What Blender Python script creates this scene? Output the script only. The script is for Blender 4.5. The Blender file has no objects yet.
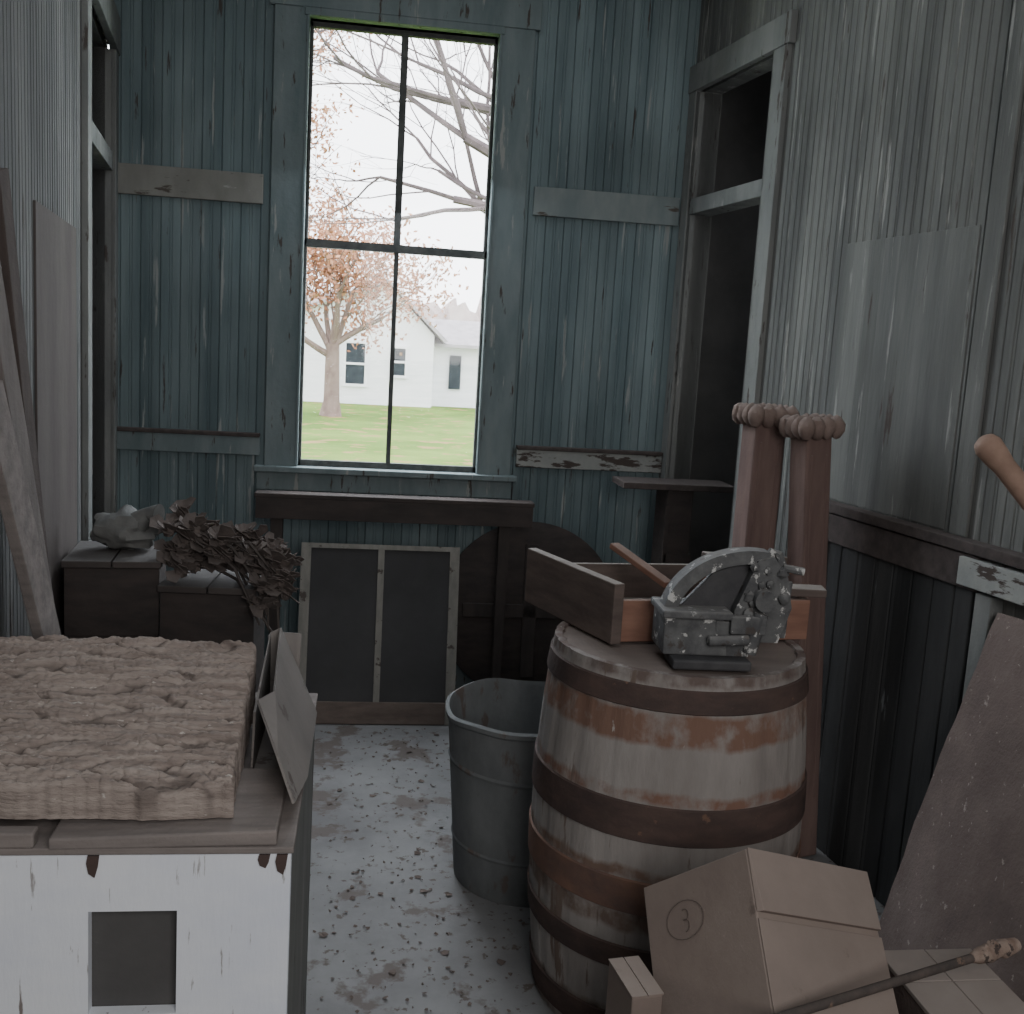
import bpy, math, random
from mathutils import Matrix, Vector, noise
random.seed(7)
V=Vector
def lin(c):
    r=[]
    for v in c:
        v/=255.0
        r.append(v/12.92 if v<=0.04045 else ((v+0.055)/1.055)**2.4)
    return (r[0],r[1],r[2],1)
# dusty() paints milky air haze into all indoor colours -> lower saturation, lifted darks
HAZE_SAT=.80; HAZE_LIFT=46; HAZE_GAIN=.79
def dusty(c):
    l=.3*c[0]+.59*c[1]+.11*c[2]
    return tuple(HAZE_LIFT+HAZE_GAIN*(l+(v-l)*HAZE_SAT) for v in c)
RAW=[False]
def L_(c): return lin(c if RAW[0] else dusty(c))
# ------------------------------------------------------------ materials
def mat(name,c1,c2,scale=(4,4,4),rough=0.9,bump=0.2,bscale=30,spots=None,dust=None,metal=0,detail=6,boards=None,contrast=(0.35,0.65),spots2=None,spec=0.12,bands=None,crack=None):
    m=bpy.data.materials.new(name); m.use_nodes=True
    nt=m.node_tree; N=nt.nodes; L=nt.links
    b=N['Principled BSDF']; b.inputs['Roughness'].default_value=rough; b.inputs['Metallic'].default_value=metal
    b.inputs['Specular IOR Level'].default_value=spec
    tc=N.new('ShaderNodeTexCoord')
    def noi(sc,det=6,off=(0,0,0)):
        mp=N.new('ShaderNodeMapping'); mp.inputs['Scale'].default_value=sc; mp.inputs['Location'].default_value=off
        L.new(tc.outputs['Object'],mp.inputs['Vector'])
        n=N.new('ShaderNodeTexNoise'); n.inputs['Scale'].default_value=1; n.inputs['Detail'].default_value=det; n.inputs['Roughness'].default_value=0.62
        L.new(mp.outputs[0],n.inputs['Vector']); return n.outputs['Fac']
    def rng(src,a,bb,lo=0.0,hi=1.0):
        r=N.new('ShaderNodeMapRange'); r.inputs[1].default_value=a; r.inputs[2].default_value=bb; r.inputs[3].default_value=lo; r.inputs[4].default_value=hi
        L.new(src,r.inputs[0]); return r.outputs[0]
    def mix(fac,a,bb):
        x=N.new('ShaderNodeMix'); x.data_type='RGBA'
        if isinstance(fac,(float,int)): x.inputs[0].default_value=fac
        else: L.new(fac,x.inputs[0])
        for s,i in ((a,6),(bb,7)):
            if isinstance(s,tuple): x.inputs[i].default_value=s
            else: L.new(s,x.inputs[i])
        return x.outputs[2]
    def mth(op,a,bb=None):
        x=N.new('ShaderNodeMath'); x.operation=op
        for s,i in ((a,0),(bb,1)):
            if s is None: continue
            if isinstance(s,(float,int)): x.inputs[i].default_value=s
            else: L.new(s,x.inputs[i])
        return x.outputs[0]
    col=mix(rng(noi(scale,detail),contrast[0],contrast[1]),L_(c1),L_(c2))
    sep=N.new('ShaderNodeSeparateXYZ'); L.new(tc.outputs['Object'],sep.inputs[0])
    if boards:
        ax,wd,amt=boards
        fl=mth('FLOOR',mth('DIVIDE',sep.outputs[ax],wd))
        wn=N.new('ShaderNodeTexWhiteNoise'); wn.noise_dimensions='1D'; L.new(fl,wn.inputs['W'])
        k=rng(wn.outputs['Value'],0,1,1-amt,1+amt)
        k=mth('MULTIPLY',k,rng(noi((1.1,1.1,.8),3,(4,4,4)),.35,.65,.80,1.18))
        hs=N.new('ShaderNodeHueSaturation'); L.new(k,hs.inputs['Value']); L.new(col,hs.inputs['Color']); col=hs.outputs[0]
    if bands:
        rag=mth('MULTIPLY',mth('SUBTRACT',noi((9,9,3),5,(3,1,2)),0.5),0.05)
        z=mth('ADD',sep.outputs[2],rag)
        for z0,z1,c in bands:
            f1=mth('MULTIPLY',mth('MULTIPLY',rng(z,z0-0.006,z0+0.006),rng(z,z1-0.006,z1+0.006,1,0)),rng(noi((14,14,10),8,(7,7,1)),.38,.54,.12,.92))
            col=mix(f1,col,L_(c))
    for sp in (spots,spots2):
        if sp:
            c,th,sc=sp[:3]
            if not isinstance(sc,tuple): sc=(sc,sc,sc)
            col=mix(rng(noi(sc,8,(5,2,9)),th,th+0.04),col,L_(c))
    if crack:
        at=N.new('ShaderNodeAttribute'); at.attribute_name='crack'
        col=mix(at.outputs['Fac'],col,L_(crack))
    if dust:
        c,amt=dust
        g=N.new('ShaderNodeNewGeometry'); s2=N.new('ShaderNodeSeparateXYZ'); L.new(g.outputs['Normal'],s2.inputs[0])
        f=mth('MULTIPLY',rng(s2.outputs[2],0.3,0.95,0,amt),rng(noi((7,7,7),5,(1,8,4)),0.25,0.6,0.55,1))
        col=mix(f,col,L_(c))
    L.new(col,b.inputs['Base Color'])
    if bump:
        bp=N.new('ShaderNodeBump'); bp.inputs['Strength'].default_value=bump; bp.inputs['Distance'].default_value=0.01
        sc=bscale if isinstance(bscale,tuple) else (bscale,)*3
        L.new(noi(sc,8),bp.inputs['Height']); L.new(bp.outputs[0],b.inputs['Normal'])
    return m
m_back=mat('paint_teal_beadboard',(68,92,98),(102,124,128),(7,7,0.7),bump=.4,bscale=(60,60,6),boards=(0,0.08,0.10),spots=((138,146,144),0.60,(26,26,1.6)),spots2=((50,44,40),0.625,(24,24,2.6)))
m_right=mat('paint_grey_beadboard',(68,70,68),(102,104,99),(6,6,0.6),bump=.4,bscale=(60,60,6),boards=(0,0.08,0.10),spots=((136,136,130),0.595,(22,22,1.6)),spots2=((56,46,40),0.62,(20,20,2.4)))
m_left=mat('paint_pale_beadboard',(66,68,68),(92,92,90),(6,6,0.7),bump=.4,bscale=(60,60,6),boards=(0,0.08,0.10),spots=((50,44,38),0.61,(14,14,2)))
m_trim=mat('paint_pale_trim',(96,112,114),(122,134,132),(8,8,3),bump=.25,spots=((64,54,46),0.60,(6,26,26)),spots2=((160,160,152),0.64,(6,20,20)))
m_trimb=mat('paint_beige_trim',(112,112,104),(132,132,124),(8,8,3),bump=.25,spots=((64,54,46),0.60,(6,26,26)),spots2=((150,150,144),0.64,(6,20,20)))
m_casing=mat('paint_casing',(76,98,102),(108,124,126),(8,8,2),bump=.25,spots=((52,44,38),0.61,(30,30,5)),spots2=((140,144,138),0.62,(26,26,3)))
m_casing_g=mat('paint_casing_grey',(90,94,92),(118,120,116),(8,8,2),bump=.25,spots=((56,48,42),0.61,(26,26,5)),spots2=((140,140,134),.65,(22,22,3)))
m_peel=mat('paint_peeling',(128,134,130),(150,152,146),(10,10,10),bump=.4,spots=((52,40,34),0.53,(8,14,30)))
m_endtrim=mat('paint_pale_blue_trim',(140,150,154),(160,166,168),(8,8,2),bump=.25,spots=((70,62,54),0.70,(26,26,8)))
m_sash=mat('window_sash_wood',(46,50,50),(76,78,74),(20,20,20),bump=.3)
m_wain=mat('wainscot_dark',(24,25,26),(42,42,42),(5,5,1.2),bump=.35,bscale=(50,50,8),boards=(0,0.09,0.22),spots=((90,96,98),0.64,(14,14,2)))
m_raild=mat('rail_dark_wood',(40,30,28),(62,50,46),(30,6,30),bump=.3,dust=((100,88,84),.4))
m_floor=mat('floor_grey_paint',(92,91,92),(120,120,120),(2.6,2.6,2.6),rough=.75,bump=.15,bscale=14,spots=((80,68,62),0.55,(4,4,4)),spots2=((72,60,52),0.59,(24,24,24)),spec=.25)
m_ceil=mat('ceiling_paint',(80,84,86),(100,104,104),bump=.1)
m_ply=mat('plywood_panel',(56,46,43),(72,62,58),(6,6,1.5),bump=.15)
m_dark=mat('dark_stained_wood',(28,22,20),(48,36,32),(6,6,20),bump=.25)
m_darkv=mat('dark_leg_wood',(28,22,20),(46,36,32),(20,20,4),bump=.25)
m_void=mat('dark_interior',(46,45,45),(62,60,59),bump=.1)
m_crate=mat('dark_crate_wood',(36,29,27),(56,46,42),(4,4,24),bump=.3,dust=((96,94,92),.7))
m_screen=mat('window_screen_mesh',(34,34,35),(46,46,48),(3,3,3),bump=.1,bscale=200)
m_frame=mat('screen_frame_wood',(104,102,94),(130,126,116),(30,30,6),bump=.2,spots=((62,50,44),0.60,(18,18,18)))
m_framebr=mat('screen_bottom_rail',(74,58,50),(98,80,70),(8,30,30),bump=.2)
m_barrel=mat('barrel_whitewash',(116,107,101),(148,140,134),(7,7,2),bump=.35,bscale=(40,40,8),boards=None,
   bands=[(0.860,0.95,(80,58,50)),(0.73,0.80,(112,66,44)),(0.60,0.625,(116,66,44)),(0.30,0.345,(92,66,52)),(0.425,.45,(100,66,48)),(0.0,0.10,(96,78,66))],spots=((92,72,60),0.60,(22,22,2.5)),spots2=((186,180,174),0.68,(24,24,7)))
m_head=mat('barrel_head_wood',(84,66,58),(108,88,78),(5,25,5),bump=.25,dust=((112,98,90),.5))
m_hoop=mat('rusty_hoop_iron',(42,26,23),(66,42,34),(8,8,20),rough=.8,bump=.35,spots=((100,62,42),0.64,(20,20,20)))
m_hoopo=mat('orange_rust_hoop',(110,66,46),(76,50,42),(8,8,14),rough=.8,bump=.35)
m_tub=mat('dull_zinc_tub',(76,80,82),(108,112,112),(6,6,3),rough=.85,bump=.15,spots=((84,70,62),0.58,(10,10,4)),spec=.15)
m_orange=mat('reddish_drawer_wood',(116,66,46),(144,88,64),(5,5,26),bump=.2,dust=((140,122,110),.6))
m_drawer=mat('brown_drawer_wood',(62,47,42),(88,69,60),(5,5,26),bump=.25,dust=((146,136,126),.9))
m_iron=mat('cast_iron_grey',(50,51,54),(88,90,90),(18,18,18),rough=.8,bump=.5,spots=((196,196,192),0.59,(32,32,32)),spots2=((52,44,40),.6,(20,20,20)),dust=((140,136,132),.6))
m_irond=mat('cast_iron_dark',(34,34,38),(52,52,54),(18,18,18),rough=.6,bump=.2)
m_newel=mat('newel_brown_wood',(84,56,50),(110,78,68),(20,20,3),bump=.2,dust=((130,110,100),.8))
m_knob=mat('newel_knob_wood',(100,74,64),(124,98,86),(20,20,20),bump=.2,dust=((140,122,112),.7))
m_white=mat('cabinet_white_paint',(224,232,248),(242,248,255),(3,3,6),rough=.7,bump=.15,bscale=(40,40,10),spots=((112,100,94),0.635,(44,44,4)),spots2=((150,146,146),0.62,(60,60,8)))
m_plank=mat('grey_weathered_plank',(96,86,82),(124,112,106),(4,26,26),bump=.35)
m_bark=mat('bark_dusty',(122,104,94),(166,148,136),(8,60,60),bump=.8,bscale=(30,110,110),spots=((206,196,186),0.65,(30,70,70)),crack=(56,42,36))
m_carton=mat('cardboard',(122,101,90),(142,120,107),(4,4,4),bump=.1,bscale=60,dust=((154,138,126),.5),spots=((106,86,75),0.62,(9,9,9)))
m_cartong=mat('cardboard_greyed',(96,88,84),(118,110,104),(4,4,4),bump=.12,spots=((76,64,58),0.60,(14,14,14)))
m_tile=mat('pale_dusty_panel',(138,122,112),(158,142,132),(4,4,4),bump=.1)
m_ink=mat('ink_mark',(84,66,58),(92,74,64),bump=0)
m_sheet=mat('brown_fibre_sheet',(80,62,56),(108,88,80),(4,4,4),bump=.4,bscale=90,spots=((150,134,124),0.64,(50,50,50)),dust=((132,112,104),.4))
m_pine=mat('weathered_pine_board',(84,74,70),(108,98,92),(18,18,3),bump=.35)
m_pineD=mat('brown_board',(46,34,30),(64,50,44),(18,18,3),bump=.35)
m_handle=mat('turned_handle_wood',(140,100,78),(164,122,98),(20,20,20),bump=.15,rough=.6)
m_rod=mat('rusty_iron_rod',(46,38,35),(76,60,52),(20,20,20),rough=.8,bump=.4,spots=((112,82,62),.60,(30,30,30)))
m_rust=mat('rust_fitting',(112,82,64),(160,134,116),(30,30,30),bump=.5,spots=((56,42,36),.56,(40,40,40)))
m_petal=mat('dried_petal',(56,45,41),(96,80,72),(20,20,20),bump=.3,dust=((124,112,106),.4))
m_stem=mat('dried_stem',(44,35,32),(64,53,47),bump=.2)
m_cloth=mat('dusty_cloth_bag',(78,80,78),(108,108,104),(10,10,10),bump=.3)
m_debris=mat('leaf_debris',(70,54,47),(94,76,66),bump=.2)
RAW[0]=True
m_grass=mat('lawn_grass',(80,110,42),(114,138,66),(.35,.35,.35),bump=.5,bscale=3,spots=((146,124,84),0.56,(1.3,1.3,1.3)))
m_house=mat('white_siding',(226,228,232),(240,240,244),(1,1,8),bump=.05)
m_roof=mat('grey_shingle_roof',(150,146,150),(178,174,178),(3,3,3),bump=.2)
m_hwin=mat('house_window_dark',(40,46,52),(64,70,76),bump=0,rough=.3)
m_treebark=mat('tree_trunk_bark',(112,96,90),(140,124,116),(4,4,2),bump=.5,bscale=6)
m_branch=mat('bare_branch_bark',(82,74,76),(108,98,98),bump=.3)
m_leaf=mat('autumn_leaf',(150,104,80),(186,142,114),(1,1,1),bump=0)
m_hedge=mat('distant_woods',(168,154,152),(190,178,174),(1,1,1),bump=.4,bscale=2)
mg=bpy.data.materials.new('window_glass'); mg.use_nodes=True
nt=mg.node_tree; nt.nodes.clear()
tr=nt.nodes.new('ShaderNodeBsdfTransparent'); gl=nt.nodes.new('ShaderNodeBsdfGlossy'); gl.inputs['Roughness'].default_value=.05
mx=nt.nodes.new('ShaderNodeMixShader'); mx.inputs[0].default_value=.03
ou=nt.nodes.new('ShaderNodeOutputMaterial')
nt.links.new(tr.outputs[0],mx.inputs[1]); nt.links.new(gl.outputs[0],mx.inputs[2]); nt.links.new(mx.outputs[0],ou.inputs[0])

# ------------------------------------------------------------ mesh builder
class MB:
    def __init__(s): s.v=[]; s.f=[]; s.m=Matrix.Identity(4)
    def add(s,vs,fs):
        o=len(s.v); s.v+=[s.m@V(p) for p in vs]; s.f+=[tuple(i+o for i in f) for f in fs]; return s
    def box(s,x0,x1,y0,y1,z0,z1,rot=None):
        vs=[(x,y,z) for x in (x0,x1) for y in (y0,y1) for z in (z0,z1)]
        if rot:
            c=V(((x0+x1)/2,(y0+y1)/2,(z0+z1)/2)); vs=[c+rot@(V(p)-c) for p in vs]
        return s.add(vs,[(0,1,3,2),(4,6,7,5),(0,4,5,1),(2,3,7,6),(0,2,6,4),(1,5,7,3)])
    def hexa(s,p):
        return s.add(p,[(3,2,1,0),(4,5,6,7),(0,1,5,4),(1,2,6,5),(2,3,7,6),(3,0,4,7)])
    def tube(s,pts,rad,n=10,cap=True):
        pts=[V(p) for p in pts]; vs=[]; fs=[]
        if not isinstance(rad,(list,tuple)): rad=[rad]*len(pts)
        up=None
        for i,p in enumerate(pts):
            d=(pts[min(i+1,len(pts)-1)]-pts[max(i-1,0)])
            d=d.normalized() if d.length>1e-9 else V((0,0,1))
            if up is None: up=d.orthogonal().normalized()
            else:
                up=(up-d*up.dot(d)); up=up.normalized() if up.length>1e-6 else d.orthogonal().normalized()
            w=d.cross(up)
            for k in range(n):
                a=2*math.pi*k/n; vs.append(p+(up*math.cos(a)+w*math.sin(a))*rad[i])
        for i in range(len(pts)-1):
            for k in range(n): fs.append((i*n+k,i*n+(k+1)%n,(i+1)*n+(k+1)%n,(i+1)*n+k))
        if cap: fs.append(tuple(range(n-1,-1,-1))); fs.append(tuple((len(pts)-1)*n+k for k in range(n)))
        return s.add(vs,fs)
    def lathe(s,prof,c=(0,0,0),n=48,groove=0,close=True,jit=0):
        vs=[];fs=[]; P=len(prof)
        for i,(r,z) in enumerate(prof):
            for k in range(n):
                rr=r-(groove if (groove and k%6==0) else 0)
                a=2*math.pi*k/n; vs.append((c[0]+rr*math.cos(a),c[1]+rr*math.sin(a),c[2]+z))
        for i in range(P-1):
            for k in range(n): fs.append((i*n+k,i*n+(k+1)%n,(i+1)*n+(k+1)%n,(i+1)*n+k))
        if close:
            fs.append(tuple(range(n-1,-1,-1))); fs.append(tuple((P-1)*n+k for k in range(n)))
        return s.add(vs,fs)
    def poly(s,pts,d):
        n=len(pts); a=[V(p) for p in pts]; b=[p+V(d) for p in a]
        return s.add(a+b,[tuple(range(n-1,-1,-1)),tuple(range(n,2*n))]+[(i,(i+1)%n,n+(i+1)%n,n+i) for i in range(n)])
    def ball(s,c,r,sq=(1,1,1),n=12,jit=0,seed=0):
        vs=[];fs=[]; R=n//2+1
        for i in range(R+1):
            t=math.pi*i/R
            for k in range(n):
                a=2*math.pi*k/n; d=V((math.sin(t)*math.cos(a),math.sin(t)*math.sin(a),math.cos(t)))
                q=1+jit*noise.noise(d*2.2+V((seed*3.1,seed,0)))
                vs.append((c[0]+d.x*r*sq[0]*q,c[1]+d.y*r*sq[1]*q,c[2]+d.z*r*sq[2]*q))
        for i in range(R):
            for k in range(n): fs.append((i*n+k,(i+1)*n+k,(i+1)*n+(k+1)%n,i*n+(k+1)%n))
        return s.add(vs,fs)
col=bpy.context.scene.collection
import bmesh
PM={}
def mk(mb,name,material,parent=None,bevel=0,smooth=False,frame=None,org=None,solid=0,label=None,cat=None,kind=None,sub=0,group=None):
    if frame is not None: M=frame; vs=mb.v
    else:
        if org is None:
            xs=[v.x for v in mb.v]; ys=[v.y for v in mb.v]; zs=[v.z for v in mb.v]
            org=V(((min(xs)+max(xs))/2,(min(ys)+max(ys))/2,min(zs)))
        org=V(org); M=Matrix.Translation(org); vs=[v-org for v in mb.v]
    me=bpy.data.meshes.new(name); me.from_pydata([tuple(v) for v in vs],[],mb.f)
    bm=bmesh.new(); bm.from_mesh(me); bmesh.ops.remove_doubles(bm,verts=bm.verts,dist=1e-6)
    bmesh.ops.recalc_face_normals(bm,faces=bm.faces); bm.to_mesh(me); bm.free()
    me.materials.append(material)
    if smooth:
        for p in me.polygons: p.use_smooth=True
        try: me.set_sharp_from_angle(angle=math.radians(40))
        except Exception: pass
    o=bpy.data.objects.new(name,me); col.objects.link(o)
    if parent is not None:
        o.parent=parent; o.matrix_parent_inverse=Matrix.Identity(4)
        o.matrix_basis=PM[parent.name].inverted()@M
    else: o.matrix_basis=M
    PM[o.name]=M
    if bevel:
        b=o.modifiers.new('bevel','BEVEL'); b.width=bevel; b.segments=2; b.limit_method='ANGLE'
    if solid:
        b=o.modifiers.new('solid','SOLIDIFY'); b.thickness=solid; b.offset=0
    if label: o['label']=label
    if cat: o['category']=cat
    if kind: o['kind']=kind
    if group: o['group']=group
    return o
def empty(name,loc,label,cat,group=None):
    o=bpy.data.objects.new(name,None); col.objects.link(o); o.location=loc; o.empty_display_size=.1
    PM[o.name]=Matrix.Translation(V(loc)); o['label']=label; o['category']=cat
    if group: o['group']=group
    return o
def MM(m): b=MB(); b.m=m; return b

# ------------------------------------------------------------ room shell
K=math.hypot(.131,.991); ax,ay=.131/K,.991/K
FB=Matrix.Translation((0,4.6,0))
FR=Matrix.Translation((1.33,4.6,0))@Matrix(((ax,ay,0,0),(-ay,ax,0,0),(0,0,1,0),(0,0,0,1)))
FL=Matrix.Translation((-1.07,4.6,0))@Matrix(((-ax,-ay,0,0),(ay,-ax,0,0),(0,0,1,0),(0,0,0,1)))
def bead(mb,u0,u1,z0,z1,w=.08):
    prof=[]
    k=math.floor(u0/w)-1
    while k*w<u1+w:
        b=k*w
        prof+=[(b-.003,0),(b,.006),(b+.003,0),(b+w/2-.008,0),(b+w/2-.0055,.003),(b+w/2-.003,.001),(b+w/2+.003,.001),(b+w/2+.0055,.003),(b+w/2+.008,0)]
        k+=1
    prof=[(u,d) for u,d in prof if u0<u<u1]; prof=[(u0,0)]+prof+[(u1,0)]
    vs=[];fs=[]
    for u,d in prof: vs+=[(u,d,z0),(u,d,z1)]
    for i in range(len(prof)-1): fs.append((2*i,2*i+2,2*i+3,2*i+1))
    mb.add(vs,fs)
    mb.box(u0,u1,.02,.10,z0,z1)
H=3.3
wx0,wx1,wz0,wz1=-.30,.475,1.0,2.84
b=MB(); bead(b,-1.08,wx0,0,H); bead(b,wx1,1.34,0,H); bead(b,wx0,wx1,0,wz0); bead(b,wx0,wx1,wz1,H)
mk(b,'wall_back',m_back,frame=FB,kind='structure')
b=MB(); dt0,dt1,dz=.07,.73,2.68
bead(b,0,dt0,0,H); bead(b,dt0,dt1,dz,H); bead(b,dt1,6.7,0,H)
mk(b,'wall_right',m_right,frame=FR,kind='structure')
b=MB(); lt0,lt1,lz=.10,.88,2.62
bead(b,-lt0,0,0,H); bead(b,-lt1,-lt0,lz,H); bead(b,-6.7,-lt1,0,H)
mk(b,'wall_left',m_left,frame=FL,kind='structure')
b=MB(); b.box(-.4,2.4,-2.1,-2.0,0,H); mk(b,'wall_rear',m_right,kind='structure')
b=MB(); b.box(-1.9,2.9,-2.1,4.7,-.1,0); mk(b,'floor',m_floor,kind='structure',org=(0,0,0))
b=MB(); b.box(-1.9,2.9,-2.1,4.7,H,H+.1); mk(b,'ceiling',m_ceil,kind='structure')

# window
b=MB()
b.box(wx0-.14,wx0,-.022,0,.985,2.95); b.box(wx1,wx1+.15,-.022,0,.985,2.95); b.box(wx0-.16,wx1+.17,-.03,0,wz1+.03,2.99)
b.box(wx0-.012,wx0,-.03,.1,1.0,wz1); b.box(wx1,wx1+.012,-.03,.1,1.0,wz1)
b.box(wx0-.02,wx1+.02,-.03,.1,wz1,wz1+.03)
win=mk(b,'window_1',m_casing,frame=FB,kind='structure',bevel=.003)
b=MB(); b.box(wx0-.18,wx1+.18,-.06,.1,.975,1.0); mk(b,'window_stool',m_casing,parent=win,frame=FB,bevel=.004)
b=MB(); b.box(wx0-.17,wx1+.16,-.025,0,.895,.975); mk(b,'window_apron',m_casing,parent=win,frame=FB,bevel=.003)
def sash(z0,z1,y0,mw,bt,tp):
    b=MB(); y1=y0+.03
    b.box(wx0,wx0+.012,y0,y1,z0,z1); b.box(wx1-.012,wx1,y0,y1,z0,z1)
    b.box(wx0,wx1,y0,y1,z0,z0+bt); b.box(wx0,wx1,y0,y1,z1-tp,z1); b.box(.088-mw/2,.088+mw/2,y0+.004,y1-.004,z0,z1)
    s=mk(b,'sash',m_sash,parent=win,frame=FB,bevel=.002)
    g=MB(); g.box(wx0+.008,wx1-.008,y0+.013,y0+.016,z0+.01,z1-.01); mk(g,'glass_pane',mg,parent=s,frame=FB)
sash(1.0,1.962,.02,.020,.026,.032); sash(1.932,2.84,.055,.030,.03,.020)

tn=[0]
def T(mb,m,frame,bev=.003):
    tn[0]+=1; return mk(mb,'trim_%d'%tn[0],m,frame=frame,kind='structure',bevel=bev)
T(MB().box(-1.05,-.47,-.02,0,2.085,2.205),m_trimb,FB)
T(MB().box(.66,1.30,-.02,0,2.125,2.245),m_trim,FB)
T(MB().box(-1.06,-.46,-.024,0,1.04,1.125),m_casing,FB)
T(MB().box(.65,1.31,-.028,0,1.04,1.125),m_peel,FB)
T(MB().box(-1.06,-.46,-.034,-.0,1.118,1.135),m_raild,FB)
T(MB().box(.65,1.31,-.038,0,1.118,1.135),m_raild,FB)
b=MB(); b.box(dt1,dt1+.10,-.022,0,0,2.78); b.box(0.0,dt0,-.022,0,0,2.78); b.box(0,dt1+.12,-.028,0,dz,2.79)
b.box(dt1,dt1+.015,-.022,.10,0,dz); b.box(dt0-.015,dt0,-.022,.1,0,dz); 
d1=mk(b,'door_1',m_casing_g,frame=FR,kind='structure',bevel=.003)
b=MB(); b.box(dt0,dt1,-.01,.09,2.17,2.235); mk(b,'transom_bar',m_casing_g,parent=d1,frame=FR,bevel=.003)
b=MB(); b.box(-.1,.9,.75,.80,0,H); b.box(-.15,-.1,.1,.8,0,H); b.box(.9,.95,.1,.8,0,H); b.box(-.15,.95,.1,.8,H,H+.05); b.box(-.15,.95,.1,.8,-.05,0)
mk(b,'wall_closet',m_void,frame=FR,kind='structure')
b=MB(); b.box(-lt1-.10,-lt1,-.022,0,0,2.74); b.box(-lt0,0,-.022,0,0,2.74); b.box(-lt1-.12,0,-.028,0,lz,2.76)
b.box(-lt1-.015,-lt1,-.02,.1,0,lz); b.box(-lt0,-lt0+.015,-.02,.1,0,lz)
d2=mk(b,'door_2',m_casing_g,frame=FL,kind='structure',bevel=.003)
b=MB(); b.box(-lt1,-lt0,-.01,.09,2.16,2.23); mk(b,'transom_bar',m_casing_g,parent=d2,frame=FL,bevel=.003)
b=MB(); b.box(-lt1,-lt0,.07,.10,0,2.16)
for z0,z1 in ((.2,.75),(.95,1.45),(1.55,2.0)):
    for u0,u1 in ((-.80,-.53),(-.45,-.18)):
        b.box(u0,u1,.055,.075,z0,z1)
mk(b,'door_leaf',m_ply,parent=d2,frame=FL,bevel=.004)
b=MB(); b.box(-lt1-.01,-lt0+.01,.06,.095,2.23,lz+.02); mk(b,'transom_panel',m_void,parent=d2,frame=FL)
T(MB().box(-1.86,-1.14,-.006,0,.60,1.84),m_ply,FL,.001)
b=MB(); bw=.09; u=1.42
while u<2.09:
    b.box(u+.002,min(u+bw-.002,2.12),-.032,0,0,1.09); u+=bw
T(b,m_wain,FR,.004)
T(MB().box(1.36,6.6,-.05,0,1.095,1.125),m_raild,FR)
T(MB().box(1.40,2.14,-.042,0,1.0,1.09),m_raild,FR)
T(MB().box(1.36,1.42,-.05,0,0,1.09),m_endtrim,FR)
T(MB().box(2.14,2.20,-.04,0,0,1.0),m_casing_g,FR)
T(MB().box(2.08,2.75,-.055,0,1.01,1.085),m_peel,FR)
T(MB().box(1.97,2.04,-.010,0,1.125,H),m_right,FR)
T(MB().box(1.30,1.94,-.003,0,1.13,1.95),m_right,FR,.001)
b=MB(); b.box(-1.0,1.3,-.02,0,0,.15); mk(b,'baseboard_back',m_casing,frame=FB,kind='structure',bevel=.004)

# ------------------------------------------------------------ table at back wall
b=MB(); b.box(-.455,.71,4.36,4.45,.892,.91); t=mk(b,'work_table',m_dark,bevel=.003,label='narrow dark wooden table under the window',cat='table')
b=MB(); b.box(-.45,.705,4.36,4.38,.805,.892); b.box(-.45,.705,4.43,4.45,.81,.892); mk(b,'apron',m_dark,parent=t,bevel=.002)
for x in (-.39,.565):
    for y in (4.38,4.415):
        b=MB(); b.hexa([(x+.008,y,0),(x+.042,y,0),(x+.042,y+.014,0),(x+.008,y+.014,0),(x,y,.81),(x+.05,y,.81),(x+.05,y+.015,.81),(x,y+.015,.81)]); mk(b,'leg',m_darkv,parent=t,bevel=.002)
b=MB()
rot=Matrix.Rotation(math.radians(-4),4,'X')
b.m=Matrix.Translation((.74,4.51,0))@rot@Matrix.Translation((0,0,.40))@Matrix.Rotation(math.radians(90),4,'X')
b.lathe([(.385,-.011),(.40,-.004),(.40,.006),(.39,.012)],n=64)
rt=mk(b,'round_table_top',m_dark,smooth=True,label='dark round wooden table top leaning upright against the wall',cat='table top')
b=MM(Matrix.Translation((.74,4.51,0))@rot@Matrix.Translation((0,0,.40))); b.box(-.30,.30,-.03,-.012,-.03,.03); b.box(-.03,.03,-.03,-.012,-.30,.30)
mk(b,'batten',m_darkv,parent=rt,bevel=.002)
M0=Matrix.Translation((.07,4.16,0))@Matrix.Rotation(math.radians(-12),4,'X')
b=MM(M0); b.box(-.325,-.285,-.015,.015,0,.735); b.box(.285,.325,-.015,.015,0,.735); b.box(-.285,.285,-.015,.015,.715,.735); b.box(-.012,.014,-.014,.014,.09,.715)
ss=mk(b,'window_screen',m_frame,bevel=.003,label='two-panel wooden window screen leaning against the dark table',cat='window screen')
b=MM(M0); b.box(-.285,.285,-.016,.016,0,.09); mk(b,'bottom_rail',m_framebr,parent=ss,bevel=.003)
for x0,x1 in ((-.285,-.012),(.014,.285)):
    b=MM(M0); b.box(x0,x1,-.003,.003,.09,.715); mk(b,'screen_mesh',m_screen,parent=ss)
b=MB(); b.box(1.235,1.345,4.18,4.36,0,1.015); b.box(1.22,1.35,4.17,4.37,0,.05)
cb=mk(b,'storage_crate',m_dark,bevel=.004,label='tall dark crate standing at the doorway',cat='crate')
b=MB(); b.box(1.228,1.243,4.168,4.18,.05,.95); b.box(1.235,1.35,4.168,4.18,.70,.75); mk(b,'frame_strip',m_dark,parent=cb)
b=MB(); b.box(1.04,1.52,4.16,4.37,1.016,1.042); mk(b,'shelf_board',m_raild,bevel=.003,label='dark dusty board lying across the crate in doorway',cat='board')

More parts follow.
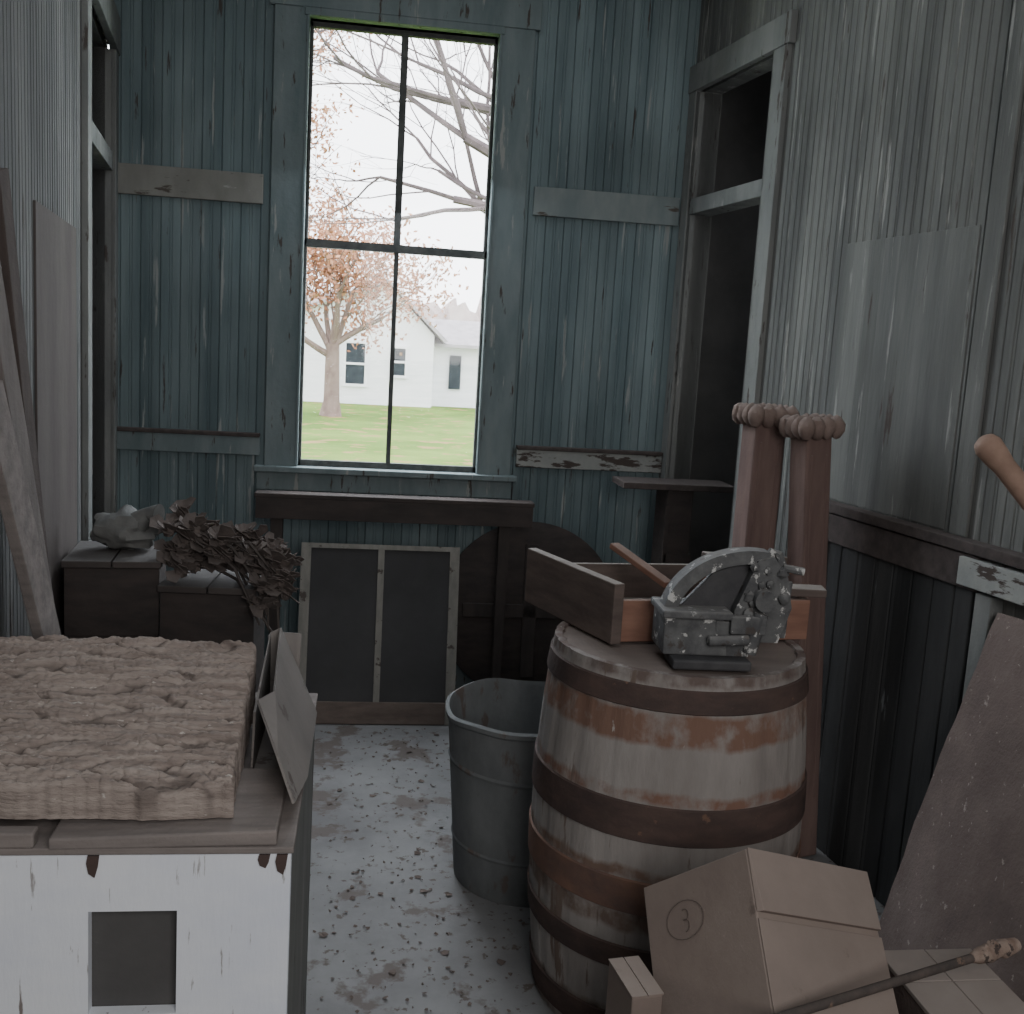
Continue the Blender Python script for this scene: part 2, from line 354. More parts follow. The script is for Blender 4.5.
# ------------------------------------------------------------ boxes on left side
def crate(x0,x1,y0,y1,z1,label,ang=0):
    R=Matrix.Translation(((x0+x1)/2,(y0+y1)/2,0))@Matrix.Rotation(math.radians(ang),4,'Z'); w=(x1-x0)/2; d=(y1-y0)/2
    b=MM(R); b.box(-w+.008,w-.008,-d+.008,d-.008,0,z1-.02)
    o=mk(b,'wooden_crate',m_crate,bevel=.004,label=label,cat='crate')
    b=MM(R); b.box(-w-.006,0-.002,-d-.010,d,z1-.02,z1); b.box(.002,w+.006,-d-.010,d,z1-.02,z1); mk(b,'lid',m_crate,parent=o,bevel=.003)
    b=MM(R)
    for k in range(1,5): b.box(-w,w,-d-.002,-d+.008,z1*(k-1)/4+.004,z1*k/4-.022)
    mk(b,'front_slats',m_dark,parent=o,bevel=.002)
    return o
crate(-.845,-.59,3.03,3.32,.895,'dark wooden crate with a dusty grey lid beside the wall',5)
crate(-.565,-.30,3.02,3.30,.83,'dark wooden crate topped with dried flowers',-3)
b=MB(); b.ball((-.705,3.20,.955),.088,(1.0,.9,.68),n=32,jit=.35,seed=4); b.tube([(-.66,3.17,.985),(-.63,3.16,1.01),(-.60,3.15,1.01)],[.035,.022,.034],12)
mk(b,'cloth_bag',m_cloth,smooth=True,label='rounded dusty grey cloth bag on the crate lid',cat='bag')
e=empty('dried_flower_bouquet',(-.42,3.12,.83),'bundle of dried brown flowers lying on the crates','dried flowers')
b=MB(); heads=[]
for i in range(54):
    a=random.random()
    p=V((-.55+.30*a+random.uniform(-.03,.03),3.10+random.uniform(-.09,.09),.865+.16*(1-a*.75)*random.random()+.01)); heads.append(p)
    if i%3==0:
        q=V((-.24+random.uniform(-.05,.03),2.97+random.uniform(-.02,.02),.76+random.uniform(-.06,.12)))
        mid=(p+q)/2+V((0,0,.05)); b.tube([p,mid,q],[.004,.005,.003],5)
for i in range(9): heads.append(V((-.24+random.uniform(-.05,.03),2.98+random.uniform(-.02,.03),.84+random.uniform(-.06,.09))))
mk(b,'stems',m_stem,parent=e)
for i,p in enumerate(heads):
    b=MB()
    for ring in range(2):
        for k in range(6):
            a=k*2*math.pi/6+ring*.4+i; d=V((math.cos(a),math.sin(a),.1+ring*.7+random.uniform(-.5,.5))).normalized(); s=random.uniform(.022,.052)
            w=d.cross(V((random.uniform(-.4,.4),random.uniform(-.4,.4),1))).normalized()*s*.5
            t=p+d*s
            b.add([p-w*.4,p+w*.4,t+w+V((0,0,.012)),t+d*.014,t-w-V((0,0,.008))],[(0,1,2,3,4)])
    b.ball(p,.018,n=8,jit=.6,seed=i)
    mk(b,'flower_head',m_petal,parent=e,solid=.002)

def board(p0,p1,w,t,m,label,wdir=(0,1,0),name='leaning_board'):
    p0=V(p0);p1=V(p1); d=(p1-p0).normalized(); wv=(V(wdir)-d*V(wdir).dot(d)).normalized()*w/2; n=d.cross(wv).normalized()*t/2
    b=MB(); b.hexa([p0-wv-n,p0+wv-n,p0+wv+n,p0-wv+n,p1-wv-n,p1+wv-n,p1+wv+n,p1-wv+n])
    return mk(b,name,m,bevel=.003,label=label,cat='board')
board((-.70,2.66,0),(-.735,2.24,1.84),.06,.02,m_pineD,'narrow dark brown board leaning on the wall')
board((-.655,2.66,0),(-.705,2.08,1.66),.08,.02,m_pine,'weathered grey board leaning on the wall')
board((-.61,2.68,0),(-.675,1.99,1.42),.10,.022,m_plank,'wide whitish weathered board leaning on the wall')

# ------------------------------------------------------------ white cabinet
x0,x1,y0,y1,zt=-.63,-.085,1.40,2.05,.85
e=empty('painted_cabinet',((x0+x1)/2,(y0+y1)/2,0),'old white painted wooden cabinet with peeling paint and square opening','cabinet')
b=MB(); hx0,hx1,hz0,hz1=-.356,-.238,.60,.755
b.box(x0,hx0,y0,y0+.02,0,zt-.012); b.box(hx1,x1,y0,y0+.02,0,zt-.012); b.box(hx0,hx1,y0,y0+.02,hz1,zt-.012); b.box(hx0,hx1,y0,y0+.02,0,hz0)
mk(b,'front_panel',m_white,parent=e,org=((x0+x1)/2,y0,0))
b=MB(); b.box(x1-.02,x1,y0+.02,y1,0,zt-.012); b.box(x0,x0+.02,y0+.02,y1,0,zt-.012); b.box(x0,x1,y1-.02,y1,0,zt-.012); mk(b,'side_panels',m_casing_g,parent=e)
b=MB(); b.box(hx0-.05,hx1+.05,y0+.022,y0+.03,.45,.80); mk(b,'shade_panel',m_void,parent=e)  # dark sheet behind the opening, its colour stands for shade inside the cabinet
b=MB(); b.box(x0,x1+.004,y0-.005,y1,zt-.010,zt); mk(b,'cabinet_top',m_plank,parent=e,bevel=.002)
for hx,hh in ((-.350,.03),(-.122,.018),(-.098,.028)):
    b=MB(); b.poly([(hx-.006,y0-.003,zt-.012),(hx+.009,y0-.003,zt-.012),(hx+.007,y0-.003,zt-.014-hh*.5),(hx+.003,y0-.003,zt-.014-hh),(hx-.005,y0-.003,zt-.014-hh*.8),(hx-.008,y0-.003,zt-.014-hh*.3)],(0,.003,0)); mk(b,'hinge_plate',m_hoop,parent=e)
b=MB(); b.box(-.64,-.425,1.395,1.42,.85,.872); mk(b,'plank',m_plank,bevel=.003,label='short grey plank lying on the white cabinet',cat='plank')
b=MB(); b.hexa([(-.405,1.39,.85),(-.105,1.40,.85),(-.105,1.62,.85),(-.405,1.62,.85),(-.405,1.39,.866),(-.105,1.40,.872),(-.105,1.62,.872),(-.405,1.62,.872)]); mk(b,'plank',m_plank,bevel=.003,label='wide grey plank lying along the cabinet edge',cat='plank')
# bark slab
b=MB(); nx,ny=300,300; X0,X1,Y0,Y1=-.64,-.172,1.435,1.89
def sst(a,b_,x):
    t=max(0,min(1,(x-a)/(b_-a))); return t*t*(3-2*t)
def barkf(x,y):
    wx=.3*noise.noise(V((x*8,y*9,0)))
    n1_=noise.noise(V((x*7+wx,y*36+wx*2.5,1.3)))
    n2_=noise.noise(V((x*16+wx*2,y*80+wx*4,7.7)))
    n3_=noise.noise(V((x*22,y*20,3.1)))
    return sst(0,.16,abs(n1_))*(.5+.5*sst(0,.2,abs(n2_)))*(.8+.2*sst(0,.05,abs(n3_)))
vs=[];fs=[]
for j in range(ny+1):
    for i in range(nx+1):
        u=i/nx; v=j/ny; x=X0+(X1-X0)*u; y=Y0+(Y1-Y0)*v
        wob=.008*noise.noise(V((x*9,y*9,4)))+.004*noise.noise(V((x*60,y*9,4)))
        y2=y+wob*max(0,1-min(v,1-v)/.1); x2=x+(.008*noise.noise(V((2,y*20,1)))+.005*noise.noise(V((2,y*90,1))))*max(0,(u-.9)/.1)-.016*v*u
        p=barkf(x,y)
        z=.910+.080*v+.006*math.sin(u*3.1)+.009*p+.006*noise.noise(V((x*12,y*70,2)))+.004*noise.noise(V((x*90,y*180,2)))+.005*noise.noise(V((x*5,y*12,9)))
        e1=min(u,1-u,v,1-v); z-=.008*max(0,1-e1/.008)**2
        vs.append((x2,y2,z))
for j in range(ny):
    for i in range(nx): a=j*(nx+1)+i; fs.append((a,a+1,a+nx+2,a+nx+1))
per=[i for i in range(nx+1)]+[j*(nx+1)+nx for j in range(1,ny+1)]+[ny*(nx+1)+i for i in range(nx-1,-1,-1)]+[j*(nx+1) for j in range(ny-1,0,-1)]
o=len(vs)
for p in per: vs.append((vs[p][0],vs[p][1],.873))
P=len(per)
for k in range(P): fs.append((per[k],o+k,o+(k+1)%P,per[(k+1)%P]))
fs.append(tuple(o+k for k in range(P)))
b.add(vs,fs); bk=mk(b,'bark_slab',m_bark,smooth=True,label='thick rough slab of dusty tree bark on the cabinet',cat='wood slab')
at=bk.data.attributes.new('crack','FLOAT','POINT'); O_=PM[bk.name].translation
for i,vv in enumerate(bk.data.vertices):
    w_=vv.co+O_; at.data[i].value=min(1,max(0,(.5-barkf(w_.x,w_.y))*1.6))*.8*(1 if w_.z>.885 else .3)
# bent carton beside slab
b=MB()
b.add([(-.165,1.63,.853),(-.078,1.63,.853),(-.078,1.93,.853),(-.165,1.93,.853),(-.162,1.63,.96),(-.135,1.66,.985),(-.15,1.95,1.01),(-.168,1.95,1.0),(-.088,1.47,.880),(-.115,1.50,.94),(-.155,1.60,.99)],
 [(0,1,2,3),(1,2,6,5),(3,0,4,7),(2,3,7,6),(1,5,9,8),(5,10,9)])
ct=mk(b,'open_carton',m_cartong,solid=.004,label='bent greyed cardboard carton squeezed beside the bark slab',cat='carton')
b=MB(); vs=[];fs=[]
for i in range(9):
    a=math.radians(200-i*20); cx_,cy_=-.140+.030*math.cos(a),1.985+.022*math.sin(a)
    vs+=[(cx_,cy_,.86),(cx_+.004*math.cos(a),cy_,.985)]
for i in range(8): fs.append((2*i,2*i+2,2*i+3,2*i+1))
b.add(vs,fs); mk(b,'curled_flap',m_cartong,parent=ct,solid=.003,smooth=True)

# ------------------------------------------------------------ barrel
BC=(.755,2.37,0); Hh=.885
def br(z):
    t=(z-.45)/.45; return .326-.032*t*t
e=empty('wooden_barrel',BC,'large whitewashed wooden barrel with rusty iron hoops','barrel')
b=MB(); prof=[(br(Hh*i/24),Hh*i/24) for i in range(25)]; prof=[(prof[0][0]-.02,0)]+prof+[(br(Hh)-.018,Hh),(br(Hh)-.022,Hh-.012)]
b.lathe(prof,BC,n=132,groove=.004,close=False); mk(b,'staves',m_barrel,parent=e,smooth=True,org=BC)
b=MB(); b.lathe([(br(Hh)-.02,Hh-.03),(br(Hh)-.02,Hh-.006)],BC,n=64); mk(b,'barrel_head',m_head,parent=e)
b=MB(); b.lathe([(br(0)-.02,.01),(br(0)-.02,.03)],BC,n=64); mk(b,'barrel_bottom',m_head,parent=e)
for z0,z1,m in ((.805,.857,m_hoop),(.515,.600,m_hoop),(.345,.425,m_hoopo),(.205,.265,m_hoop),(.02,.09,m_hoop)):
    b=MB(); b.lathe([(br(z0)+.0005,z0),(br(z0)+.005,z0+.003),(br((z0+z1)/2)+.005,(z0+z1)/2),(br(z1)+.005,z1-.003),(br(z1)+.0005,z1)],BC,n=96,close=False); mk(b,'hoop',m,parent=e,smooth=True,org=BC)
zb=Hh+.001
e=empty('broken_drawer',(.82,2.5,zb),'loose wooden drawer lying on top of the barrel','drawer')
def quad(p0,p1,z0,z1,t):
    p0=V((p0[0],p0[1],0));p1=V((p1[0],p1[1],0)); d=(p1-p0).normalized(); n=V((-d.y,d.x,0))*t
    b=MB(); z0=V((0,0,z0));
    b.hexa([p0+z0,p1+z0,p1+n+z0,p0+n+z0,p0+V((0,0,z1)),p1+V((0,0,z1)),p1+n+V((0,0,z1)),p0+n+V((0,0,z1))]); return b
mk(quad((.575,2.335),(1.09,2.395),zb,zb+.10,.016),'front_board',m_orange,parent=e,bevel=.002)
mk(quad((.575,2.31),(.43,2.72),zb,zb+.145,-.028) ,'side_board',m_drawer,parent=e,bevel=.003)
mk(quad((1.09,2.41),(1.04,2.80),zb,zb+.10,.016),'side_board',m_drawer,parent=e,bevel=.002)
mk(quad((.47,2.74),(1.04,2.80),zb,zb+.10,.016),'back_board',m_drawer,parent=e,bevel=.002)
b=MB(); b.hexa([(.60,2.36,zb),(1.07,2.41,zb),(1.03,2.79,zb),(.50,2.73,zb),(.60,2.36,zb+.008),(1.07,2.41,zb+.008),(1.03,2.79,zb+.008),(.50,2.73,zb+.008)]); mk(b,'bottom_board',m_drawer,parent=e)
def stick(p0,p1,w,t,m,label):
    return board(p0,p1,w,t,m,label,wdir=(0,0,1),name='wood_slat')
stick((.90,2.66,1.035),(1.14,2.70,1.025),.022,.04,m_drawer,'pale dusty slat resting across the drawer')
stick((.95,2.45,1.0),(1.13,2.41,1.005),.02,.06,m_drawer,'wide dusty slat lying across the drawer front')
stick((.66,2.70,1.05),(.76,2.50,.99),.016,.03,m_orange,'reddish slat slanting inside the drawer')
stick((.86,2.58,1.00),(1.11,2.55,1.03),.018,.03,m_orange,'reddish slat lying loose across the drawer')
e=empty('cast_iron_vise',(.74,2.19,zb),'dusty cast iron bench tool with curved arm','tool')
z=zb
RM=Matrix.Translation((.735,2.20,0))@Matrix.Rotation(math.radians(-3),4,'Z')
b=MM(RM); b.box(-.06,.115,-.075,.02,z,z+.022); mk(b,'foot_plate',m_irond,parent=e,bevel=.005)
b=MM(RM); b.hexa([(-.075,-.035,z+.022),(.07,-.035,z+.022),(.07,.09,z+.022),(-.075,.09,z+.022),(-.075,-.025,z+.11),(.06,-.025,z+.11),(.06,.085,z+.11),(-.075,.085,z+.11)]); b.box(-.082,.075,-.042,.095,z+.105,z+.122); mk(b,'body',m_iron,parent=e,bevel=.004)
b=MM(RM); n=18
cx,cz=.125,z+.09
def arc(rx,rz,aa): return [(cx+rx*math.cos(a),cz+rz*math.sin(a)) for a in aa]
A0=[math.radians(172-92*i/n) for i in range(n+1)]
out=arc(.20,.165,A0); inn=arc(.17,.135,A0)[::-1]
for i in range(n):
    o0,o1=out[i],out[i+1]; i0,i1=inn[n-i],inn[n-i-1]
    b.hexa([(i0[0],.0,i0[1]),(i1[0],.0,i1[1]),(i1[0],.05,i1[1]),(i0[0],.05,i0[1]),(o0[0],.0,o0[1]),(o1[0],.0,o1[1]),(o1[0],.05,o1[1]),(o0[0],.05,o0[1])])
mk(b,'curved_arm',m_iron,parent=e)
b=MM(RM); b.poly([(-.03,.02,z+.12),(.20,.02,z+.09),(.20,.02,z+.19),(.15,.02,z+.24),(.04,.02,z+.20)],(0,.018,0)); mk(b,'web_plate',m_irond,parent=e,bevel=.003)
b=MM(RM)
b.poly([(.09,-.01,z+.05),(.19,-.01,z+.05),(.215,-.01,z+.13),(.20,-.01,z+.20),(.165,-.01,z+.245),(.13,-.01,z+.235),(.105,-.01,z+.17),(.085,-.01,z+.12)],(0,.028,0))
for i in range(12):
    b.ball((.15+random.uniform(-.045,.05),-.014,z+.15+random.uniform(-.07,.08)),random.uniform(.008,.015),(1,.8,1),n=10,jit=.6,seed=i)
b.tube([(.145,-.04,z+.15),(.145,.03,z+.15)],.024,16); b.tube([(.12,-.03,z+.03),(.14,-.03,z+.12)],.016,10)
mk(b,'gear_housing',m_iron,parent=e,smooth=True)
b=MM(RM); b.box(.04,.12,-.03,.02,z+.02,z+.10); b.box(.07,.15,-.045,-.02,z+.075,z+.115); b.tube([(.02,-.05,z+.06),(.11,-.05,z+.065)],.012,10); b.tube([(.20,.0,z+.06),(.205,.0,z+.19)],.010,10); mk(b,'clamp_jaw',m_iron,parent=e,bevel=.003)
b=MM(RM); b.tube([(.14,.01,z+.22),(.165,.01,z+.255),(.18,.01,z+.25),(.20,.01,z+.20)],.010,8); b.tube([(.19,.0,z+.22),(.235,-.01,z+.215)],.009,8); mk(b,'crank_handle',m_iron,parent=e,smooth=True)

# tub
TC=(.515,2.93,0)
b=MB(); b.lathe([(.0,.012),(.208,.012),(.212,0),(.215,.01),(.230,.2),(.244,.37),(.254,.495),(.262,.503),(.263,.515),(.252,.520),(.246,.505),(.234,.37),(.20,.02),(0,.02)],TC,n=64,close=False)
for v_ in b.v:
    if v_.z>.45:
        a=math.atan2(v_.y-TC[1],v_.x-TC[0]); v_.z+=.007*math.sin(3*a+1)+.003*math.sin(7*a)
tb=mk(b,'metal_tub',m_tub,smooth=True,label='tall dull grey metal tub standing beside the barrel',cat='tub')
for zz,rr in ((.37,.2445),(.13,.2245)):
    b=MB(); b.lathe([(rr,zz-.008),(rr+.003,zz),(rr,zz+.008)],TC,n=64,close=False); mk(b,'rib',m_tub,parent=tb,smooth=True)

# newel posts
def newel(M,h,s,label):
    b=MM(M); q=s*.86
    b.hexa([(-q,-q,0),(q,-q,0),(q,q,0),(-q,q,0),(-q,-q,h-.05),(q,-q,h-.05),(q,q,h-.05),(-q,q,h-.05)])
    b.box(-s*1.05,s*1.05,-s*1.05,s*1.05,h-.062,h-.03)
    o=mk(b,'newel_post',m_newel,bevel=.007,label=label,cat='post')
    b=MM(M)
    for sx in (-1,1): b.box(sx*s*.5-.004,sx*s*.5+.004,-s*.90,-s*.7,.2,h-.12)
    mk(b,'face_moulding',m_newel,parent=o,bevel=.002)
    b=MM(M)
    for dx in (-1.5,-.5,.5,1.5):
        for dy in (-1.5,-.5,.5,1.5): b.ball((dx*s*.66,dy*s*.66,h-.038),.027,(.95,1,1.3),n=12,jit=.2,seed=dx*3+dy)
    mk(b,'scalloped_cap',m_knob,parent=o,smooth=True)
newel(Matrix.Translation((1.245,3.21,0))@Matrix.Rotation(math.radians(6),4,'Z'),1.43,.060,'brown wooden newel post with scalloped knob cap')
newel(Matrix.Translation((1.42,3.03,0.005))@Matrix.Rotation(math.radians(-4.0),4,'Y')@Matrix.Rotation(math.radians(12),4,'Z'),1.41,.052,'brown newel post leaning beside the wall')

# ------------------------------------------------------------ cardboard box, tipped
A=V((.70,1.70,.69)); a1=V((-.14,.20,-.19)).normalized(); a2=V((.36,.15,-.15)); a2=(a2-a1*a2.dot(a1)).normalized(); a3=a1.cross(a2).normalized()
if a3.z>0: a3=-a3
L1,L2=.285,.325
L3=(A.z+a1.z*L1+a2.z*L2-.004)/(-a3.z)
b=MB()
def bx(i,j,k): return A+a1*L1*i+a2*L2*j+a3*L3*k
b.hexa([bx(0,0,0),bx(1,0,0),bx(1,1,0),bx(0,1,0),bx(0,0,1),bx(1,0,1),bx(1,1,1),bx(0,1,1)])
cbx=mk(b,'cardboard_box',m_carton,bevel=.003,label='tan cardboard box tipped on its edge beside the barrel',cat='cardboard box')
n1=-a1; F=.11/L3
b=MB(); b.hexa([bx(0,0,0)+n1*.001,bx(0,1,0)+n1*.001,bx(0,1,F)+n1*.001,bx(0,0,F)+n1*.001,bx(0,0,0)+n1*.005,bx(0,1,0)+n1*.005,bx(0,.98,F)+n1*.012,bx(0,.02,F)+n1*.012]); mk(b,'flap',m_carton,parent=cbx,bevel=.001)
b=MB(); b.hexa([bx(0,0,F+.02)+n1*.001,bx(0,1,F+.02)+n1*.001,bx(0,1,1)+n1*.001,bx(0,0,1)+n1*.001,bx(0,0,F+.02)+n1*.004,bx(0,1,F+.02)+n1*.004,bx(0,1,1)+n1*.004,bx(0,0,1)+n1*.004]); mk(b,'flap',m_carton,parent=cbx,bevel=.001)
n2=-a2; cc=bx(.62,0,.085/L3)+n2*.0015; b=MB()
b.tube([cc+a1*.050*math.cos(t*math.pi/12)+a3*.034*math.sin(t*math.pi/12) for t in range(25)],.0007,5)
b.tube([cc-a1*(.010*math.cos(t))+a3*(-.009+.010*math.sin(t)) for t in [x*.4 for x in range(-5,5)]],.0007,5)
b.tube([cc-a1*(.010*math.cos(t))+a3*(.010+.011*math.sin(t)) for t in [x*.4 for x in range(-5,5)]],.0007,5)
mk(b,'ink_marking',m_ink,parent=cbx)
SM=Matrix.Translation((.530,1.75,0))@Matrix.Rotation(math.radians(8),4,'Z')
b=MM(SM); b.box(-.03,.03,-.06,.06,0,.41)
sb=mk(b,'cardboard_box',m_carton,bevel=.003,label='small tan cardboard box standing on the floor',cat='cardboard box')
b=MM(SM); b.box(-.031,-.001,-.061,.061,.41,.413); b.box(.001,.031,-.061,.061,.41,.413); mk(b,'flap',m_carton,parent=sb)

b=MB(); nxx,nyy=30,20
c00=V((1.40,2.47,0)); c01=V((1.24,1.45,0)); c10=V((1.585,2.38,.97)); c11=V((1.69,1.42,1.02))
vs=[];fs=[]
for j in range(nyy+1):
    for i in range(nxx+1):
        u=i/nxx;v=j/nyy; p=(c00*(1-u)+c01*u)*(1-v)+(c10*(1-u)+c11*u)*v
        p=p+V((-.01,0,0))*math.sin(v*3.1)+V((0,.010*noise.noise(V((v*9,0,2))),0))*(1 if i==0 else 0); vs.append(p)
for j in range(nyy):
    for i in range(nxx): a=j*(nxx+1)+i; fs.append((a,a+1,a+nxx+2,a+nxx+1))
b.add(vs,fs); mk(b,'fibreboard_sheet',m_sheet,solid=.012,label='large brown fibreboard sheet leaning on the wall',cat='board')
b=MB(); b.box(1.05,1.25,1.62,1.83,.0,.395)
cr=mk(b,'low_carton',m_sheet,bevel=.003,label='low brown carton with pale divided lid',cat='carton')
b=MB()
for i in range(2):
    for j in range(2):
        b.box(1.048+i*.102,1.148+i*.102,1.615+j*.108,1.721+j*.108,.395,.405)
mk(b,'lid',m_tile,parent=cr,bevel=.002)
e=empty('iron_rod',(1.0,1.6,.5),'long thin iron rod with rusty end fitting','rod')
p0=V((.52,1.41,.515)); p1=V((1.165,1.67,.49))
b=MB(); b.tube([p0,p1],.008,10); mk(b,'shaft',m_rod,parent=e,smooth=True)
d=(p1-p0).normalized(); b=MB(); b.tube([p1-d*.03,p1-d*.01,p1+d*.02,p1+d*.05,p1+d*.06,p1+d*.1],[.008,.014,.017,.012,.018,.013],12); 
for i in range(6): b.ball(p1+d*random.uniform(0,.1)+V((0,0,random.uniform(-.004,.012))),.012,n=10,jit=.6,seed=i)
mk(b,'end_fitting',m_rust,parent=e,smooth=True)
b=MB(); q0=V((1.31,2.1,1.415)); q1=V((1.59,2.12,1.155)); d=(q1-q0)
b.tube([q0-d*.02,q0,q0+d*.04,q0+d*.12,q0+d*.2,q0+d*.5,q0+d],[.012,.024,.03,.028,.024,.026,.03],16)
mk(b,'turned_handle',m_handle,smooth=True,label='turned wooden handle resting on the wall rail',cat='handle')

b=MB()
for i in range(560):
    x=random.gauss(.24,.26); y=random.uniform(2.15,4.1)
    if x<-.28 or x>1.3: continue
    if (x-TC[0])**2+(y-TC[1])**2<.07 or (x-BC[0])**2+(y-BC[1])**2<.12: continue
    s=random.uniform(.002,.008) if random.random()<.93 else .013; a=random.random()*6.28; z=.001
    pts=[(x+s*math.cos(a+t)*random.uniform(.5,1.2),y+s*math.sin(a+t)*random.uniform(.5,1.2),z+random.uniform(0,.005)) for t in (0,1.3,2.6,3.9,5.1)]
    b.add(pts,[(0,1,2,3,4)])
mk(b,'floor_debris',m_debris,label='scattered dry leaf bits and dirt on floor',cat='debris',kind='stuff',org=(0,0,0))

# ------------------------------------------------------------ outside
GZ=-.8
b=MB(); b.box(-60,70,4.9,140,GZ-.1,GZ); mk(b,'ground_lawn',m_grass,kind='structure',org=(0,0,0))
b=MB(); hy=40
b.box(-4.5,2.3,hy,hy+8,GZ,1.9); b.poly([(-4.5,hy,1.9),(2.3,hy,1.9),(.5,hy,3.7)],(0,8,0)); b.box(2.3,7,hy+1.2,hy+7,GZ,1.6)
hs=mk(b,'farmhouse',m_house,label='white clapboard farmhouse across the lawn',cat='house',org=(0,hy,GZ))
b=MB(); b.poly([(-4.9,hy-.3,1.65),(.5,hy-.3,3.75),(.5,hy-.3,3.87),(-5.0,hy-.3,1.75)],(0,8.6,0)); b.poly([(.5,hy-.3,3.75),(2.7,hy-.3,1.65),(2.8,hy-.3,1.72),(.5,hy-.3,3.87)],(0,8.6,0)); b.hexa([(2.3,hy+.7,1.5),(7.4,hy+.7,1.5),(7.4,hy+4,2.5),(2.3,hy+4,2.5),(2.3,hy+.7,1.62),(7.4,hy+.7,1.62),(7.4,hy+4,2.62),(2.3,hy+4,2.62)]); mk(b,'roof',m_roof,parent=hs)
for x0_,x1_,z0_,z1_,yy in ((-.95,-.25,-.05,1.45,hy),(.75,1.25,.35,1.35,hy),(-3.4,-2.7,-.05,1.45,hy)):
    b=MB(); b.box(x0_,x1_,yy-.05,yy,z0_,z1_); w=mk(b,'house_window',m_hwin,parent=hs)
    b=MB(); b.box(x0_-.1,x0_,yy-.09,yy,z0_-.1,z1_+.1); b.box(x1_,x1_+.1,yy-.09,yy,z0_-.1,z1_+.1); b.box(x0_,x1_,yy-.09,yy,z1_,z1_+.1); b.box(x0_,x1_,yy-.09,yy,(z0_+z1_)/2-.04,(z0_+z1_)/2+.04); b.box(x0_,x1_,yy-.09,yy,z0_-.1,z0_); mk(b,'window_frame',m_house,parent=w)
b=MB(); b.box(3.0,3.45,hy+1.1,hy+1.2,-.1,1.2); mk(b,'house_door',m_hwin,parent=hs)
b=MB()
for i in range(40):
    x=-40+i*3+random.uniform(-1,1); b.ball((x,85+random.uniform(-4,4),GZ+2.2),2.6+random.random()*1.2,(1,.7,1.1),n=12,jit=.8,seed=i)
mk(b,'distant_woods',m_hedge,label='hazy line of distant bare woods',cat='trees',kind='stuff')
def grow(b,p,d,r,L,depth,tips,curl=.25,n=7):
    pts=[p];rs=[r]; seg=4
    for i in range(seg):
        d=(d+V((random.uniform(-1,1),random.uniform(-1,1),random.uniform(-.6,.8)))*curl*.5).normalized()
        p=p+d*L/seg; pts.append(p); rs.append(r*(1-.4*(i+1)/seg))
    b.tube(pts,rs,n if depth>2 else 4,cap=False)
    if depth==0: tips.append((p,d)); return
    if depth<=2: tips.append((pts[2],d))
    for i in range(3):
        q=pts[random.choice((2,3,4,4))]
        nd=(d+V((random.uniform(-1,1),random.uniform(-1,1),random.uniform(-.5,.7)))*.85).normalized()
        grow(b,q,nd,rs[-1]*random.uniform(.6,.85),L*random.uniform(.62,.82),depth-1,tips,curl)
random.seed(11)
b=MB(); tips=[]
base=V((-1.2,33,GZ)); b.tube([base,base+V((.02,0,.5)),base+V((0,0,2.2))],[.36,.25,.21],12)
for dd in ((-.6,.1,1),(.5,0,1),(.05,.2,1.2),(-.9,-.1,.5),(.7,.1,.45),(.2,-.3,.8),(-.3,.3,1.2)):
    grow(b,base+V((0,0,random.uniform(1.7,2.2))),V(dd).normalized(),.11,1.75,3,tips)
tree=mk(b,'oak_tree',m_treebark,smooth=True,label='oak tree holding brown autumn leaves on the lawn',cat='tree')
b=MB()
for p,d in tips:
    for k in range(24):
        q=p+V((random.gauss(0,.36),random.gauss(0,.36),random.gauss(0,.30))); s=random.uniform(.05,.11)
        a=V((random.uniform(-1,1),random.uniform(-1,1),random.uniform(-1,1))).normalized(); c=a.orthogonal().normalized()
        b.add([q-a*s,q+c*s*.6,q+a*s,q-c*s*.6],[(0,1,2,3)])
lf=mk(b,'foliage',m_leaf,parent=tree); lf['kind']='stuff'
random.seed(5)
b=MB(); tips=[]
base=V((3.4,15,GZ)); b.tube([base,base+V((-.05,0,2)),base+V((-.1,0,4.5)),base+V((-.2,0,7))],[.42,.3,.25,.2],14)
for (px,pz,dd,r,L) in ((3.3,2.5,(-1,.1,.30),.10,1.9),(3.3,3.6,(-1,-.1,.25),.12,2.0),(3.2,4.6,(-1,.2,.10),.09,1.9),(3.2,5.6,(-.9,0,.1),.08,1.9),(3.3,3.0,(-1,.3,.5),.07,1.9),(3.2,4.2,(-1,.1,.5),.08,1.9),(3.3,3.2,(-1,-.2,.1),.09,2.0),(3.3,4.6,(.9,0,.6),.12,1.6)):
    grow(b,V((px,15,pz)),V(dd).normalized(),r,L*1.15,4,tips,curl=.35)
mk(b,'bare_tree',m_branch,smooth=True,label='large bare tree with long spreading limbs',cat='tree')
random.seed(21)
b=MB(); tips=[]
base=V((-3.2,20,GZ)); b.tube([base,base+V((.05,0,4)),base+V((.2,0,9))],[.35,.28,.2],12)
for (pz,dd,r) in ((5.2,(1,0,.4),.07),(6.2,(1,.1,.2),.07),(4.2,(1,.1,.45),.06),(3.2,(1,.1,.35),.05)):
    grow(b,V((-3.1,20,pz)),V(dd).normalized(),r,1.25,3,tips,curl=.3)
tree=mk(b,'oak_tree',m_branch,smooth=True,label='tall oak with only a few rusty leaves',cat='tree')
b=MB()
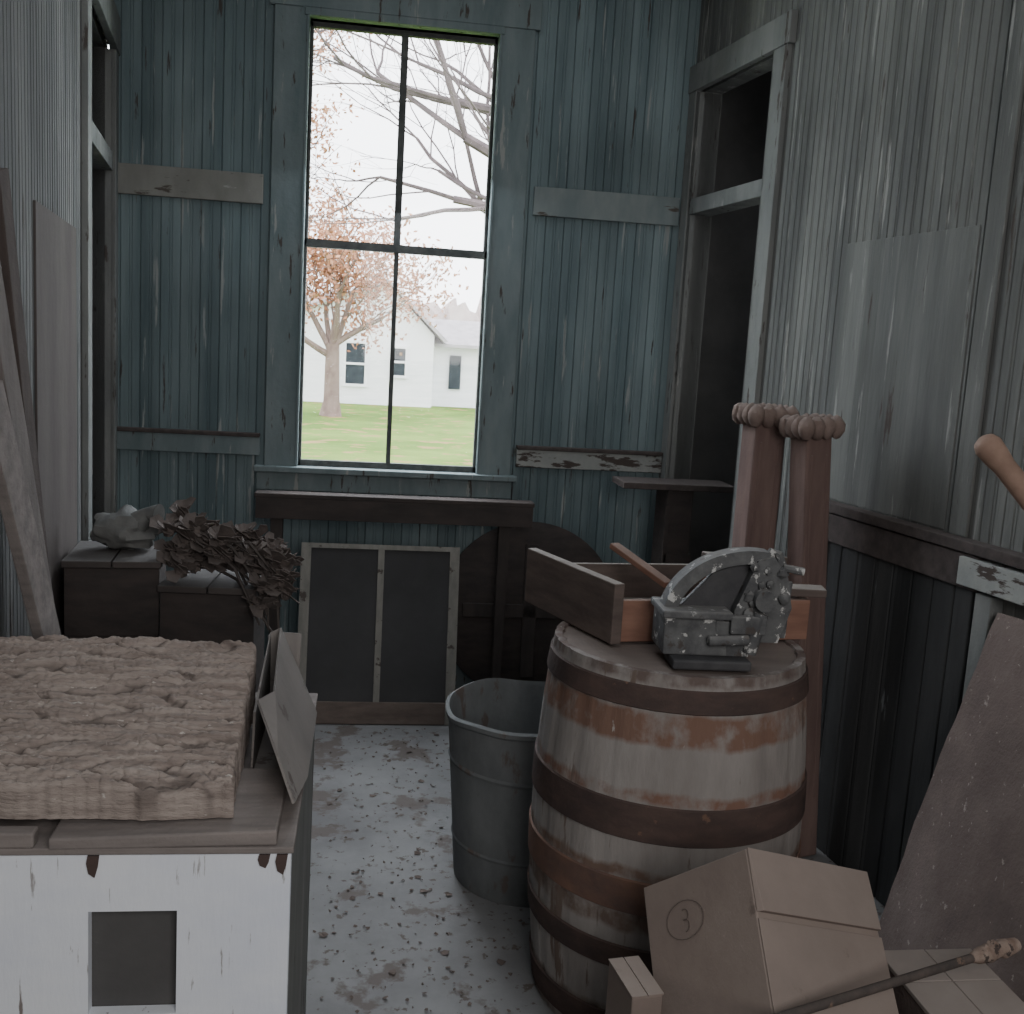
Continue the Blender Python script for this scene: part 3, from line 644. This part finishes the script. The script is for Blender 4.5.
for p,d in tips:
    for k in range(14):
        q=p+V((random.gauss(0,.18),random.gauss(0,.18),random.gauss(0,.16))); s=random.uniform(.03,.065)
        a=V((random.uniform(-1,1),random.uniform(-1,1),random.uniform(-1,1))).normalized(); c=a.orthogonal().normalized()
        b.add([q-a*s,q+c*s*.6,q+a*s,q-c*s*.6],[(0,1,2,3)])
lf=mk(b,'foliage',m_leaf,parent=tree); lf['kind']='stuff'

# ------------------------------------------------------------ light
w=bpy.data.worlds.new('sky'); bpy.context.scene.world=w; w.use_nodes=True
bg=w.node_tree.nodes['Background']; bg.inputs[0].default_value=(.92,.95,1,1); bg.inputs[1].default_value=7.0
def area(loc,tgt,sx,sy,p,c):
    l=bpy.data.lights.new('area','AREA'); l.shape='RECTANGLE'; l.size=sx; l.size_y=sy; l.energy=p; l.color=c
    o=bpy.data.objects.new('helper_light',l); col.objects.link(o); o.location=loc
    o.rotation_euler=(V(tgt)-V(loc)).to_track_quat('-Z','Y').to_euler(); return o
area((.6,-1.0,2.1),(.2,3.2,.9),1.4,1.5,42,(1,.965,.945))  # added unseen soft lamp, stands for a window behind the camera
area((.09,4.75,1.95),(.09,2.5,.6),.76,1.8,36,(.84,.92,1))  # added lamp outside the glass, boosts the sky light coming in
area((.25,2.4,3.26),(.25,2.4,0),1.4,3.2,12,(.90,.95,1))  # added overhead fill to lift dark areas, no ceiling fixture here
l=bpy.data.lights.new('closet','POINT'); l.energy=2.2; l.shadow_soft_size=.1; l.color=(.95,.97,1)
o=bpy.data.objects.new('closet_fill',l); col.objects.link(o); o.location=FR@V((.75,.45,1.9))  # added fill lamp brightening the dark closet, not a real fixture
# ------------------------------------------------------------ camera
cd=bpy.data.cameras.new('camera'); cam=bpy.data.objects.new('camera',cd); col.objects.link(cam)
cd.sensor_width=36; cd.lens=36*1050/1024; cd.clip_start=.05; cd.clip_end=500
Rm=(Matrix.Rotation(math.radians(-8),4,'Z')@Matrix.Rotation(math.radians(81.5),4,'X')@Matrix.Rotation(math.radians(3.4),4,'Z'))
cam.matrix_world=Matrix.Translation((0,0,1.55))@Rm
bpy.context.scene.camera=cam
